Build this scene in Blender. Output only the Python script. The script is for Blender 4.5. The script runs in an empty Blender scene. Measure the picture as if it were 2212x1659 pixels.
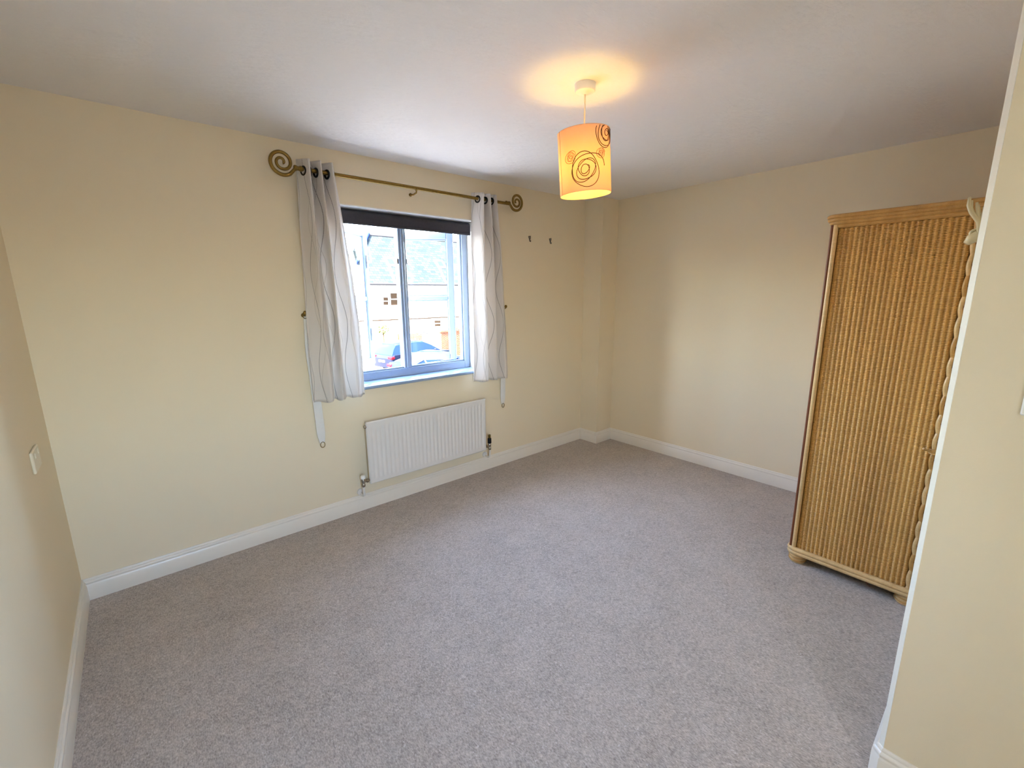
import bpy, math, random
from mathutils import Vector, Matrix
random.seed(7)
SC = bpy.context.scene
COL = SC.collection
pi = math.pi

# ------------------------------------------------------------------ camera
F_PX, YAW, TILT, ROLL, CAM_H = 951.2, 0.7128, 0.2016, 0.008, 1.5214
fw = Vector((math.sin(YAW) * math.cos(TILT), math.cos(YAW) * math.cos(TILT), -math.sin(TILT)))
rt = Vector((math.cos(YAW), -math.sin(YAW), 0))
dn = fw.cross(rt)
rt2 = rt * math.cos(ROLL) + dn * math.sin(ROLL)
dn2 = -rt * math.sin(ROLL) + dn * math.cos(ROLL)
cam_d = bpy.data.cameras.new('camera')
cam = bpy.data.objects.new('camera', cam_d)
COL.objects.link(cam)
cam_d.sensor_fit = 'HORIZONTAL'
cam_d.sensor_width = 36.0
cam_d.lens = F_PX / 2212 * 36.0
cam_d.clip_start = 0.02
cam_d.clip_end = 500
up = -dn2
bk = -fw
cam.matrix_world = Matrix(((rt2.x, up.x, bk.x, 0), (rt2.y, up.y, bk.y, 0), (rt2.z, up.z, bk.z, CAM_H), (0, 0, 0, 1)))
SC.camera = cam

# ------------------------------------------------------------------ sky, sun, exposure
world = bpy.data.worlds.new('sky')
SC.world = world
world.use_nodes = True
wn = world.node_tree
wn.nodes.clear()
wo = wn.nodes.new('ShaderNodeOutputWorld')
wb = wn.nodes.new('ShaderNodeBackground')
ws = wn.nodes.new('ShaderNodeTexSky')
ws.sky_type = 'NISHITA'
ws.sun_disc = False
ws.sun_elevation = math.radians(48)
ws.sun_rotation = math.radians(-100)
ws.air_density = 1.0
ws.dust_density = 2.0
wb.inputs['Strength'].default_value = 6.2
wn.links.new(ws.outputs['Color'], wb.inputs['Color'])
wn.links.new(wb.outputs['Background'], wo.inputs['Surface'])
sun_d = bpy.data.lights.new('sun', 'SUN')
sun_d.energy = 105.0
sun_d.angle = math.radians(0.6)
sun_d.color = (1.0, 0.95, 0.88)
sun = bpy.data.objects.new('sun', sun_d)
COL.objects.link(sun)
sun.location = (-14, -3, 22)
sun.rotation_euler = Vector((0.70, 0.20, -0.80)).to_track_quat('-Z', 'Y').to_euler()
for pn, px, py, pz, pw, ph, pr in (('window_portal', 1.61, 3.28, 1.50, 1.18, 1.22, -90), ('window_portal', -0.03, -1.45, 1.50, 0.56, 1.24, 90)):
    pd = bpy.data.lights.new(pn, 'AREA')
    pd.shape = 'RECTANGLE'
    pd.size, pd.size_y = pw, ph
    pd.cycles.is_portal = True
    po = bpy.data.objects.new(pn, pd)
    COL.objects.link(po)
    po.location = (px, py, pz)
    po.rotation_euler = (math.radians(pr), 0, 0)
SC.view_settings.view_transform = 'Standard'
SC.view_settings.look = 'None'
SC.view_settings.gamma = 1.0
SC.view_settings.use_curve_mapping = False
SC.view_settings.exposure = 0.98
SC.cycles.use_denoising = True
SC.cycles.max_bounces = 10
SC.cycles.diffuse_bounces = 6
SC.cycles.transparent_max_bounces = 16
SC.cycles.caustics_reflective = False
SC.cycles.caustics_refractive = False
SC.cycles.sample_clamp_indirect = 8.0

# ------------------------------------------------------------------ dimensions of the room (metres)
H, D, XR, XL, HB = 2.40, 2.9424, 3.7383, -0.3557, 0.1168
PX, PY = 0.2377, 0.215
XP, YP, CH = 1.6234, 0.1047, 0.012
YB = -1.15
WX0, WX1, WZ0, WZ1 = 1.02, 2.20, 0.905, 2.09


# ------------------------------------------------------------------ material helpers
def srgb(r, g, b):
    return tuple(((c / 255 + 0.055) / 1.055) ** 2.4 if c > 10 else c / 255 / 12.92 for c in (r, g, b)) + (1,)


class NT:
    def __init__(s, name):
        s.m = bpy.data.materials.new(name)
        s.m.use_nodes = True
        s.t = s.m.node_tree
        s.b = s.t.nodes['Principled BSDF']
        s.o = s.t.nodes['Material Output']

    def n(s, kind, **kw):
        x = s.t.nodes.new(kind)
        for k, v in kw.items():
            if k.startswith('i_'):
                x.inputs[k[2:].replace('_', ' ')].default_value = v
            else:
                setattr(x, k, v)
        return x

    def l(s, a, b):
        s.t.links.new(a, b)

    def val(s, op, a, b=None, c=None):
        x = s.t.nodes.new('ShaderNodeMath')
        x.operation = op
        for i, v in enumerate((a, b, c)):
            if v is None:
                continue
            if isinstance(v, (int, float)):
                x.inputs[i].default_value = v
            else:
                s.l(v, x.inputs[i])
        return x.outputs[0]

    def mix(s, fac, a, b):
        x = s.t.nodes.new('ShaderNodeMix')
        x.data_type = 'RGBA'
        if isinstance(fac, (int, float)):
            x.inputs[0].default_value = fac
        else:
            s.l(fac, x.inputs[0])
        for i, v in ((6, a), (7, b)):
            if isinstance(v, tuple):
                x.inputs[i].default_value = v
            else:
                s.l(v, x.inputs[i])
        return x.outputs[2]


def simple(name, col, rough=0.5, metal=0.0, noise=0.06, scale=30, bump=0.0, bscale=200, spec=0.5, coat=0.0):
    t = NT(name)
    tc = t.n('ShaderNodeTexCoord')
    nz = t.n('ShaderNodeTexNoise', i_Scale=scale, i_Detail=4.0)
    t.l(tc.outputs['Object'], nz.inputs['Vector'])
    dark = tuple(c * (1 - noise) for c in col[:3]) + (1,)
    lite = tuple(min(1, c * (1 + noise)) for c in col[:3]) + (1,)
    t.l(t.mix(nz.outputs['Fac'], dark, lite), t.b.inputs['Base Color'])
    t.b.inputs['Roughness'].default_value = rough
    t.b.inputs['Metallic'].default_value = metal
    t.b.inputs['Specular IOR Level'].default_value = spec
    t.b.inputs['Coat Weight'].default_value = coat
    if bump:
        n2 = t.n('ShaderNodeTexNoise', i_Scale=bscale, i_Detail=3.0)
        t.l(tc.outputs['Object'], n2.inputs['Vector'])
        bp = t.n('ShaderNodeBump', i_Strength=bump, i_Distance=0.002)
        t.l(n2.outputs['Fac'], bp.inputs['Height'])
        t.l(bp.outputs['Normal'], t.b.inputs['Normal'])
    return t.m


def emit(name, col, strength):
    t = NT(name)
    e = t.n('ShaderNodeEmission', i_Strength=strength)
    e.inputs['Color'].default_value = col
    t.l(e.outputs[0], t.o.inputs['Surface'])
    return t.m


def glass(name, tint=(0.97, 0.99, 1, 1), refl=0.02):
    t = NT(name)
    tr = t.n('ShaderNodeBsdfTransparent')
    tr.inputs['Color'].default_value = tint
    gl = t.n('ShaderNodeBsdfGlossy', i_Roughness=0.02)
    mx = t.n('ShaderNodeMixShader', i_Fac=refl)
    t.l(tr.outputs[0], mx.inputs[1])
    t.l(gl.outputs[0], mx.inputs[2])
    t.l(mx.outputs[0], t.o.inputs['Surface'])
    return t.m


def carpet_material():
    t = NT('carpet')
    tc = t.n('ShaderNodeTexCoord')
    mp = t.n('ShaderNodeMapping')
    mp.inputs['Rotation'].default_value = (0, 0, math.radians(25))
    mp.inputs['Scale'].default_value = (1.0, 0.45, 1.0)
    t.l(tc.outputs['Object'], mp.inputs['Vector'])
    big = t.n('ShaderNodeTexNoise', i_Scale=5.0, i_Detail=5.0, i_Roughness=0.65)
    t.l(tc.outputs['Object'], big.inputs['Vector'])
    fine = t.n('ShaderNodeTexNoise', i_Scale=210.0, i_Detail=3.0, i_Roughness=0.7)
    t.l(mp.outputs[0], fine.inputs['Vector'])
    mid = t.n('ShaderNodeTexNoise', i_Scale=55.0, i_Detail=5.0, i_Roughness=0.75)
    t.l(tc.outputs['Object'], mid.inputs['Vector'])
    fleck = t.n('ShaderNodeTexNoise', i_Scale=95.0, i_Detail=1.0)
    t.l(tc.outputs['Object'], fleck.inputs['Vector'])
    r = t.n('ShaderNodeValToRGB')
    r.color_ramp.elements[0].position = 0.34
    r.color_ramp.elements[0].color = (0.21, 0.174, 0.148, 1)
    r.color_ramp.elements[1].position = 0.66
    r.color_ramp.elements[1].color = (0.67, 0.585, 0.515, 1)
    f1 = t.val('MULTIPLY', fine.outputs['Fac'], 0.55)
    f2 = t.val('MULTIPLY_ADD', mid.outputs['Fac'], 0.30, f1)
    f3 = t.val('MULTIPLY_ADD', t.val('SUBTRACT', big.outputs['Fac'], 0.5), 0.12, t.val('ADD', f2, 0.075))
    t.l(f3, r.inputs['Fac'])
    fm = t.n('ShaderNodeMapRange', i_From_Min=0.68, i_From_Max=0.76)
    t.l(fleck.outputs['Fac'], fm.inputs['Value'])
    fk = t.val('MULTIPLY', fm.outputs[0], 0.45)
    t.l(t.mix(fk, r.outputs['Color'], (0.80, 0.75, 0.72, 1)), t.b.inputs['Base Color'])
    t.b.inputs['Roughness'].default_value = 1.0
    t.b.inputs['Specular IOR Level'].default_value = 0.1
    t.b.inputs['Sheen Weight'].default_value = 0.25
    t.b.inputs['Sheen Roughness'].default_value = 0.5
    bp = t.n('ShaderNodeBump', i_Strength=0.9, i_Distance=0.006)
    t.l(f2, bp.inputs['Height'])
    t.l(bp.outputs['Normal'], t.b.inputs['Normal'])
    return t.m


def wall_material(name, col):
    t = NT(name)
    tc = t.n('ShaderNodeTexCoord')
    n1 = t.n('ShaderNodeTexNoise', i_Scale=1.4, i_Detail=3.0)
    t.l(tc.outputs['Object'], n1.inputs['Vector'])
    t.l(t.mix(n1.outputs['Fac'], tuple(c * 0.97 for c in col[:3]) + (1,), tuple(min(1, c * 1.03) for c in col[:3]) + (1,)), t.b.inputs['Base Color'])
    n2 = t.n('ShaderNodeTexNoise', i_Scale=260.0, i_Detail=3.0)
    t.l(tc.outputs['Object'], n2.inputs['Vector'])
    bp = t.n('ShaderNodeBump', i_Strength=0.12, i_Distance=0.002)
    t.l(n2.outputs['Fac'], bp.inputs['Height'])
    t.l(bp.outputs['Normal'], t.b.inputs['Normal'])
    t.b.inputs['Roughness'].default_value = 0.62
    t.b.inputs['Specular IOR Level'].default_value = 0.35
    return t.m


def ceiling_material():
    t = NT('ceiling_paint')
    tc = t.n('ShaderNodeTexCoord')
    t.b.inputs['Base Color'].default_value = (0.86, 0.83, 0.81, 1)
    t.b.inputs['Roughness'].default_value = 0.8
    t.b.inputs['Specular IOR Level'].default_value = 0.2
    n1 = t.n('ShaderNodeTexNoise', i_Scale=16.0, i_Detail=6.0, i_Roughness=0.65)
    mp = t.n('ShaderNodeMapping')
    mp.inputs['Scale'].default_value = (1.0, 2.2, 1.0)
    t.l(tc.outputs['Object'], mp.inputs['Vector'])
    t.l(mp.outputs[0], n1.inputs['Vector'])
    n2 = t.n('ShaderNodeTexVoronoi', i_Scale=26.0)
    t.l(mp.outputs[0], n2.inputs['Vector'])
    h = t.val('MULTIPLY_ADD', n2.outputs['Distance'], 0.25, n1.outputs['Fac'])
    bp = t.n('ShaderNodeBump', i_Strength=0.6, i_Distance=0.008)
    t.l(h, bp.inputs['Height'])
    t.l(bp.outputs['Normal'], t.b.inputs['Normal'])
    return t.m


def curtain_material():
    t = NT('curtain_fabric')
    uv = t.n('ShaderNodeUVMap')
    uv.uv_map = 'UVMap'
    sp = t.n('ShaderNodeSeparateXYZ')
    t.l(uv.outputs[0], sp.inputs[0])
    u, v = sp.outputs[0], sp.outputs[1]
    nz = t.n('ShaderNodeTexNoise', i_Scale=420.0, i_Detail=2.0)
    t.l(uv.outputs[0], nz.inputs['Vector'])
    base = t.mix(nz.outputs['Fac'], (0.76, 0.71, 0.66, 1), (0.88, 0.83, 0.78, 1))
    col = base
    for period, off, amp, lam, ph, w, c, dens in ((0.30, 0.05, 0.045, 0.62, 0.4, 0.0028, (0.03, 0.022, 0.018, 1), 0.97),
                                                 (0.30, 0.17, 0.040, 0.55, 2.6, 0.0024, (0.09, 0.06, 0.045, 1), 0.9),
                                                 (0.24, 0.11, 0.050, 0.48, 4.4, 0.0022, (0.36, 0.30, 0.23, 1), 0.8)):
        s1 = t.val('SINE', t.val('MULTIPLY_ADD', v, 2 * pi / lam, ph))
        x = t.val('MULTIPLY_ADD', s1, -amp, t.val('SUBTRACT', u, off))
        fr = t.val('SUBTRACT', t.val('FRACT', t.val('MULTIPLY_ADD', x, 1 / period, 40.0)), 0.5)
        d = t.val('MULTIPLY', t.val('ABSOLUTE', fr), period)
        on = t.val('LESS_THAN', d, w)
        dash = t.val('GREATER_THAN', t.val('SINE', t.val('MULTIPLY', v, 700.0)), -0.55)
        fac = t.val('MULTIPLY', t.val('MULTIPLY', on, dash), dens)
        col = t.mix(fac, col, c)
    t.l(col, t.b.inputs['Base Color'])
    t.b.inputs['Roughness'].default_value = 0.9
    t.b.inputs['Specular IOR Level'].default_value = 0.15
    t.b.inputs['Sheen Weight'].default_value = 0.2
    bp = t.n('ShaderNodeBump', i_Strength=0.15, i_Distance=0.001)
    t.l(nz.outputs['Fac'], bp.inputs['Height'])
    t.l(bp.outputs['Normal'], t.b.inputs['Normal'])
    tl = t.n('ShaderNodeBsdfTranslucent')
    t.l(col, tl.inputs['Color'])
    mx = t.n('ShaderNodeMixShader', i_Fac=0.28)
    t.l(t.b.outputs[0], mx.inputs[1])
    t.l(tl.outputs[0], mx.inputs[2])
    t.l(mx.outputs[0], t.o.inputs['Surface'])
    return t.m


def shade_material():
    t = NT('lampshade_fabric')
    tc = t.n('ShaderNodeTexCoord')
    nz = t.n('ShaderNodeTexNoise', i_Scale=160.0, i_Detail=2.0)
    t.l(tc.outputs['Object'], nz.inputs['Vector'])
    col = t.mix(nz.outputs['Fac'], (0.80, 0.64, 0.44, 1), (0.84, 0.68, 0.48, 1))
    df = t.n('ShaderNodeBsdfDiffuse')
    t.l(col, df.inputs['Color'])
    tl = t.n('ShaderNodeBsdfTranslucent')
    tl.inputs['Color'].default_value = (0.92, 0.64, 0.36, 1)
    mx = t.n('ShaderNodeMixShader', i_Fac=0.38)
    t.l(df.outputs[0], mx.inputs[1])
    t.l(tl.outputs[0], mx.inputs[2])
    t.l(mx.outputs[0], t.o.inputs['Surface'])
    return t.m


def wicker_material(name, dark, lite, sheen=0.45):
    t = NT(name)
    tc = t.n('ShaderNodeTexCoord')
    n1 = t.n('ShaderNodeTexNoise', i_Scale=7.0, i_Detail=5.0, i_Roughness=0.7)
    mp = t.n('ShaderNodeMapping')
    mp.inputs['Scale'].default_value = (2.0, 2.0, 22.0)
    t.l(tc.outputs['Object'], mp.inputs['Vector'])
    t.l(mp.outputs[0], n1.inputs['Vector'])
    n2 = t.n('ShaderNodeTexNoise', i_Scale=240.0, i_Detail=2.0)
    t.l(tc.outputs['Object'], n2.inputs['Vector'])
    n3 = t.n('ShaderNodeTexNoise', i_Scale=1.0, i_Detail=3.0)
    m3 = t.n('ShaderNodeMapping')
    m3.inputs['Scale'].default_value = (34.0, 34.0, 0.9)
    t.l(tc.outputs['Object'], m3.inputs['Vector'])
    t.l(m3.outputs[0], n3.inputs['Vector'])
    f0 = t.val('MULTIPLY_ADD', n3.outputs['Fac'], 0.45, t.val('MULTIPLY', n1.outputs['Fac'], 0.40))
    f = t.val('MULTIPLY_ADD', n2.outputs['Fac'], 0.25, f0)
    r = t.n('ShaderNodeValToRGB')
    r.color_ramp.elements[0].position = 0.32
    r.color_ramp.elements[0].color = dark
    r.color_ramp.elements[1].position = 0.75
    r.color_ramp.elements[1].color = lite
    t.l(f, r.inputs['Fac'])
    t.l(r.outputs['Color'], t.b.inputs['Base Color'])
    t.b.inputs['Roughness'].default_value = sheen
    return t.m


def slate_material():
    t = NT('roof_slates')
    tc = t.n('ShaderNodeTexCoord')
    mp = t.n('ShaderNodeMapping')
    mp.inputs['Rotation'].default_value = (0, 0, 0)
    t.l(tc.outputs['UV'], mp.inputs['Vector'])
    br = t.n('ShaderNodeTexBrick', i_Scale=1.0)
    br.inputs['Color1'].default_value = (0.009, 0.0118, 0.0125, 1)
    br.inputs['Color2'].default_value = (0.0155, 0.0195, 0.020, 1)
    br.inputs['Mortar'].default_value = (0.008, 0.010, 0.011, 1)
    br.inputs['Brick Width'].default_value = 0.42
    br.inputs['Row Height'].default_value = 0.28
    br.inputs['Mortar Size'].default_value = 0.022
    t.l(mp.outputs[0], br.inputs['Vector'])
    t.l(br.outputs['Color'], t.b.inputs['Base Color'])
    t.b.inputs['Specular IOR Level'].default_value = 0.0
    t.b.inputs['Roughness'].default_value = 0.9
    return t.m


def brick_material():
    t = NT('garden_brick')
    tc = t.n('ShaderNodeTexCoord')
    br = t.n('ShaderNodeTexBrick', i_Scale=1.0)
    br.inputs['Color1'].default_value = (0.040, 0.011, 0.006, 1)
    br.inputs['Color2'].default_value = (0.065, 0.020, 0.009, 1)
    br.inputs['Mortar'].default_value = (0.09, 0.06, 0.04, 1)
    br.inputs['Brick Width'].default_value = 0.22
    br.inputs['Row Height'].default_value = 0.075
    br.inputs['Mortar Size'].default_value = 0.008
    t.l(tc.outputs['UV'], br.inputs['Vector'])
    t.l(br.outputs['Color'], t.b.inputs['Base Color'])
    t.b.inputs['Specular IOR Level'].default_value = 0.0
    t.b.inputs['Roughness'].default_value = 0.9
    return t.m


M = dict(
    wall=wall_material('cream_wall_paint', (0.81, 0.70, 0.508, 1)),
    ceiling=ceiling_material(),
    carpet=carpet_material(),
    gloss=simple('white_gloss_paint', (0.80, 0.745, 0.655, 1), 0.28, noise=0.02),
    bead=simple('lit_corner_bead_paint', (0.84, 0.79, 0.68, 1), 0.5, noise=0.02),  # paler than the wall paint, standing in for window light on the edge
    reveal=simple('reveal_paint', (0.84, 0.83, 0.78, 1), 0.6, noise=0.02),
    upvc=simple('window_frame_paint', (0.30, 0.37, 0.48, 1), 0.25, noise=0.02),
    sill=simple('sill_gloss', (0.28, 0.38, 0.54, 1), 0.12, noise=0.02, coat=0.3),
    glass=glass('window_glass'),
    steel=simple('handle_steel', (0.46, 0.47, 0.50, 1), 0.3, 1.0),
    brass=simple('antique_brass', (0.25, 0.155, 0.036, 1), 0.38, 0.85, noise=0.35, scale=60),
    darkmetal=simple('dark_eyelet_metal', (0.020, 0.016, 0.014, 1), 0.35, 0.6),
    blind=simple('blind_charcoal', (0.040, 0.036, 0.044, 1), 0.9, noise=0.2, scale=90, bump=0.3, bscale=400),
    curtain=curtain_material(),
    tie=simple('tieback_fabric', (0.78, 0.76, 0.72, 1), 0.9, noise=0.05),
    radiator=simple('radiator_enamel', (0.76, 0.72, 0.67, 1), 0.3, noise=0.02),
    chrome=simple('valve_chrome', (0.42, 0.38, 0.33, 1), 0.25, 1.0),
    white=simple('white_plastic', (0.82, 0.81, 0.78, 1), 0.35, noise=0.02),
    almond=simple('almond_plastic', (0.79, 0.71, 0.55, 1), 0.35, noise=0.02),
    cream=simple('cream_plastic', (0.82, 0.76, 0.62, 1), 0.4, noise=0.02),
    shade=shade_material(),
    ink=simple('print_ink_brown', (0.075, 0.025, 0.008, 1), 0.9, noise=0.2),
    ink2=simple('print_ink_tan', (0.42, 0.24, 0.12, 1), 0.9, noise=0.2),
    bulb=emit('bulb_glow', (1.0, 0.68, 0.115, 1), 50.0),
    wicker=wicker_material('wicker_weave', (0.38, 0.178, 0.036, 1), (0.80, 0.455, 0.13, 1)),
    wickback=simple('wicker_backing_board', (0.26, 0.125, 0.034, 1), 0.8, noise=0.2),  # darker brown board behind the weave, also used for the stakes
    cane=wicker_material('cane_pole', (0.34, 0.165, 0.040, 1), (0.62, 0.35, 0.11, 1), 0.35),
    canelite=wicker_material('cane_pale', (0.50, 0.31, 0.125, 1), (0.78, 0.54, 0.27, 1), 0.3),
    canered=simple('cane_red_edge', (0.16, 0.04, 0.012, 1), 0.4, noise=0.2),
    antler=simple('antler_resin', (0.66, 0.57, 0.36, 1), 0.25, noise=0.1, coat=0.4),
    render=simple('white_render', (0.80, 0.79, 0.76, 1), 0.9, noise=0.04, scale=3),
    slate=slate_material(),
    brick=brick_material(),
    asphalt=simple('pale_tarmac', (0.125, 0.120, 0.116, 1), 0.95, noise=0.15, scale=4),
    bluepaint=simple('blue_barge_paint', (0.008, 0.013, 0.045, 1), 0.7, spec=0.0),
    brownpaint=simple('brown_curtained_pane', (0.016, 0.010, 0.006, 1), 0.6, spec=0.0),
    skylight=simple('skylight_glass', (0.008, 0.016, 0.035, 1), 0.4, spec=0.05),
    fence=simple('fence_timber', (0.045, 0.024, 0.010, 1), 0.9, noise=0.3, spec=0.0),
    greypaint=simple('grey_post_paint', (0.02, 0.018, 0.018, 1), 0.7, spec=0.1),
    leaf=simple('shrub_leaf', (0.03, 0.036, 0.008, 1), 0.8, noise=0.4, scale=8, spec=0.0),
    carblue=simple('car_navy_paint', (0.004, 0.007, 0.026, 1), 0.35, spec=0.03),
    carblack=simple('car_black_paint', (0.005, 0.006, 0.012, 1), 0.35, spec=0.03),
    carsilver=simple('car_silver_paint', (0.10, 0.085, 0.08, 1), 0.3, spec=0.3),
    carglass=simple('car_window_glass', (0.004, 0.009, 0.022, 1), 0.2, spec=0.04),
    tyre=simple('tyre_rubber', (0.006, 0.005, 0.007, 1), 0.9, spec=0.0),
    redlamp=simple('tail_lamp_red', (0.10, 0.002, 0.004, 1), 0.4, spec=0.05),
)


# ------------------------------------------------------------------ mesh builder
class MB:
    def __init__(s):
        s.v, s.f, s.uv = [], [], None

    def add(s, vs, fs):
        o = len(s.v)
        s.v += [Vector(p) for p in vs]
        s.f += [tuple(i + o for i in f) for f in fs]
        return s

    def box(s, x0, x1, y0, y1, z0, z1, b=0.0):
        if b <= 0:
            vs = [(x, y, z) for x in (x0, x1) for y in (y0, y1) for z in (z0, z1)]
            return s.add(vs, [(0, 1, 3, 2), (4, 6, 7, 5), (0, 4, 5, 1), (2, 3, 7, 6), (0, 2, 6, 4), (1, 5, 7, 3)])
        # chamfered box
        vs, idx = [], {}
        X, Y, Z = (x0, x1), (y0, y1), (z0, z1)
        for i in (0, 1):
            for j in (0, 1):
                for k in (0, 1):
                    sx, sy, sz = (1, -1)[i], (1, -1)[j], (1, -1)[k]
                    for a in range(3):
                        p = [X[i] + sx * b, Y[j] + sy * b, Z[k] + sz * b]
                        p[a] = (X[i], Y[j], Z[k])[a]
                        idx[i, j, k, a] = len(vs)
                        vs.append(tuple(p))
        g = lambda i, j, k, a: idx[i, j, k, a]
        fs = []
        for i in (0, 1):
            fs.append((g(i, 0, 0, 0), g(i, 0, 1, 0), g(i, 1, 1, 0), g(i, 1, 0, 0)))
            fs.append((g(0, i, 0, 1), g(0, i, 1, 1), g(1, i, 1, 1), g(1, i, 0, 1)))
            fs.append((g(0, 0, i, 2), g(0, 1, i, 2), g(1, 1, i, 2), g(1, 0, i, 2)))
        for i in (0, 1):
            for j in (0, 1):
                fs.append((g(i, j, 0, 0), g(i, j, 1, 0), g(i, j, 1, 1), g(i, j, 0, 1)))
                fs.append((g(i, 0, j, 0), g(i, 1, j, 0), g(i, 1, j, 2), g(i, 0, j, 2)))
                fs.append((g(0, i, j, 1), g(1, i, j, 1), g(1, i, j, 2), g(0, i, j, 2)))
                for k in (0, 1):
                    fs.append((g(i, j, k, 0), g(i, j, k, 1), g(i, j, k, 2)))
        return s.add(vs, fs)

    def prism(s, pts, z0, z1):
        n = len(pts)
        vs = [(x, y, z0) for x, y in pts] + [(x, y, z1) for x, y in pts]
        fs = [tuple(range(n))[::-1], tuple(range(n, 2 * n))] + [(i, (i + 1) % n, n + (i + 1) % n, n + i) for i in range(n)]
        return s.add(vs, fs)

    def tube(s, pts, r, seg=10, closed=False, cap=True):
        pts = [Vector(p) for p in pts]
        n = len(pts)
        rs = r if isinstance(r, (list, tuple)) else [r] * n
        prev = None
        rings = []
        for i, p in enumerate(pts):
            a = pts[(i - 1) % n] if (closed or i > 0) else p
            b = pts[(i + 1) % n] if (closed or i < n - 1) else p
            t = (b - a).normalized()
            if prev is None:
                ref = Vector((0, 0, 1)) if abs(t.z) < 0.9 else Vector((1, 0, 0))
                nrm = t.cross(ref).normalized()
            else:
                nrm = (prev - t * prev.dot(t))
                nrm = nrm.normalized() if nrm.length > 1e-6 else t.orthogonal().normalized()
            prev = nrm
            bn = t.cross(nrm)
            rings.append([p + (nrm * math.cos(q) + bn * math.sin(q)) * rs[i] for q in [2 * pi * k / seg for k in range(seg)]])
        vs = [v for rg in rings for v in rg]
        fs = []
        m = n if closed else n - 1
        for i in range(m):
            j = (i + 1) % n
            for k in range(seg):
                l = (k + 1) % seg
                fs.append((i * seg + k, i * seg + l, j * seg + l, j * seg + k))
        if cap and not closed:
            fs.append(tuple(range(seg))[::-1])
            fs.append(tuple((n - 1) * seg + k for k in range(seg)))
        return s.add(vs, fs)

    def lathe(s, prof, c=(0, 0, 0), axis='z', seg=24, cap=True):
        vs, fs = [], []
        n = len(prof)
        for r, h in prof:
            for k in range(seg):
                a = 2 * pi * k / seg
                x, y = r * math.cos(a), r * math.sin(a)
                p = {'z': (x, y, h), 'x': (h, x, y), 'y': (y, h, x)}[axis]
                vs.append((p[0] + c[0], p[1] + c[1], p[2] + c[2]))
        for i in range(n - 1):
            for k in range(seg):
                l = (k + 1) % seg
                fs.append((i * seg + k, i * seg + l, (i + 1) * seg + l, (i + 1) * seg + k))
        if cap:
            fs.append(tuple(range(seg))[::-1])
            fs.append(tuple((n - 1) * seg + k for k in range(seg)))
        return s.add(vs, fs)

    def ball(s, c, r, seg=14, rings=8, sc=(1, 1, 1)):
        prof = []
        vs, fs = [], []
        for i in range(rings + 1):
            a = -pi / 2 + pi * i / rings
            for k in range(seg):
                q = 2 * pi * k / seg
                vs.append((c[0] + sc[0] * r * math.cos(a) * math.cos(q), c[1] + sc[1] * r * math.cos(a) * math.sin(q), c[2] + sc[2] * r * math.sin(a)))
        for i in range(rings):
            for k in range(seg):
                l = (k + 1) % seg
                fs.append((i * seg + k, i * seg + l, (i + 1) * seg + l, (i + 1) * seg + k))
        return s.add(vs, fs)

    def xf(s, fn):
        s.v = [Vector(fn(p)) for p in s.v]
        return s


ORG = {}


def make(name, mb, mat, parent=None, smooth=None, base=None):
    """one mesh object; world-space builder coordinates; top-level objects get their origin at the base"""
    if parent is None:
        if base is None:
            xs = [p.x for p in mb.v]; ys = [p.y for p in mb.v]; zs = [p.z for p in mb.v]
            base = Vector(((min(xs) + max(xs)) / 2, (min(ys) + max(ys)) / 2, min(zs)))
        org = Vector(base)
    else:
        org = ORG[parent.name]
    me = bpy.data.meshes.new(name)
    me.from_pydata([tuple(p - org) for p in mb.v], [], mb.f)
    me.materials.append(mat)
    if mb.uv:
        ul = me.uv_layers.new(name='UVMap')
        for lp in me.loops:
            ul.data[lp.index].uv = mb.uv[lp.vertex_index]
    if smooth is not None:
        for p in me.polygons:
            p.use_smooth = True
        if smooth < 180:
            me.set_sharp_from_angle(angle=math.radians(smooth))
    me.update()
    o = bpy.data.objects.new(name, me)
    COL.objects.link(o)
    import bmesh as _b
    bm = _b.new(); bm.from_mesh(me); _b.ops.recalc_face_normals(bm, faces=bm.faces); bm.to_mesh(me); bm.free()
    if parent is None:
        o.location = org
    else:
        o.parent = parent
    ORG[o.name] = org
    return o


def tag(o, label=None, cat=None, group=None, kind=None):
    for k, v in (('label', label), ('category', cat), ('group', group), ('kind', kind)):
        if v:
            o[k] = v
    return o


def thing(name, loc, label, cat, group=None, kind=None):
    o = bpy.data.objects.new(name, None)
    o.empty_display_size = 0.1
    COL.objects.link(o)
    o.location = loc
    ORG[o.name] = Vector(loc)
    return tag(o, label, cat, group, kind)


def struct(name, mb, mat, label, cat, smooth=None):
    return tag(make(name, mb, mat, smooth=smooth), label, cat, kind='structure')


# ------------------------------------------------------------------ room shell
struct('floor', MB().box(XL - 0.1, XR + 0.1, YB - 0.05, D + 0.05, -0.08, 0), M['carpet'], 'grey-brown cut pile carpet covering the bedroom floor', 'floor')
struct('ceiling', MB().box(XL - 0.1, XR + 0.1, YB - 0.28, D + 0.30, H, H + 0.12), M['ceiling'], 'white lightly textured plaster ceiling', 'ceiling')
w = MB()
T = 0.30
w.box(XL - 0.1, WX0, D, D + T, -0.1, H).box(WX1, XR + 0.1, D, D + T, -0.1, H)
w.box(WX0, WX1, D, D + T, WZ1, H).box(WX0, WX1, D, D + T, -0.1, WZ0 - 0.025)
struct('wall_window', w, M['wall'], 'cream painted wall with the window opening', 'wall')
struct('wall_left', MB().box(XL - 0.1, XL, YB - 0.28, D, -0.05, H), M['wall'], 'cream painted side wall at the left edge', 'wall')
struct('wall_right', MB().box(XR, XR + 0.1, YB, D, -0.05, H), M['wall'], 'cream painted wall behind the wicker wardrobe', 'wall')
struct('wall_pillar', MB().box(XR - PX, XR, D - PY, D, -0.05, H), M['wall'], 'narrow boxed cream pillar in the far corner', 'wall')
XF = XP - CH
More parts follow.
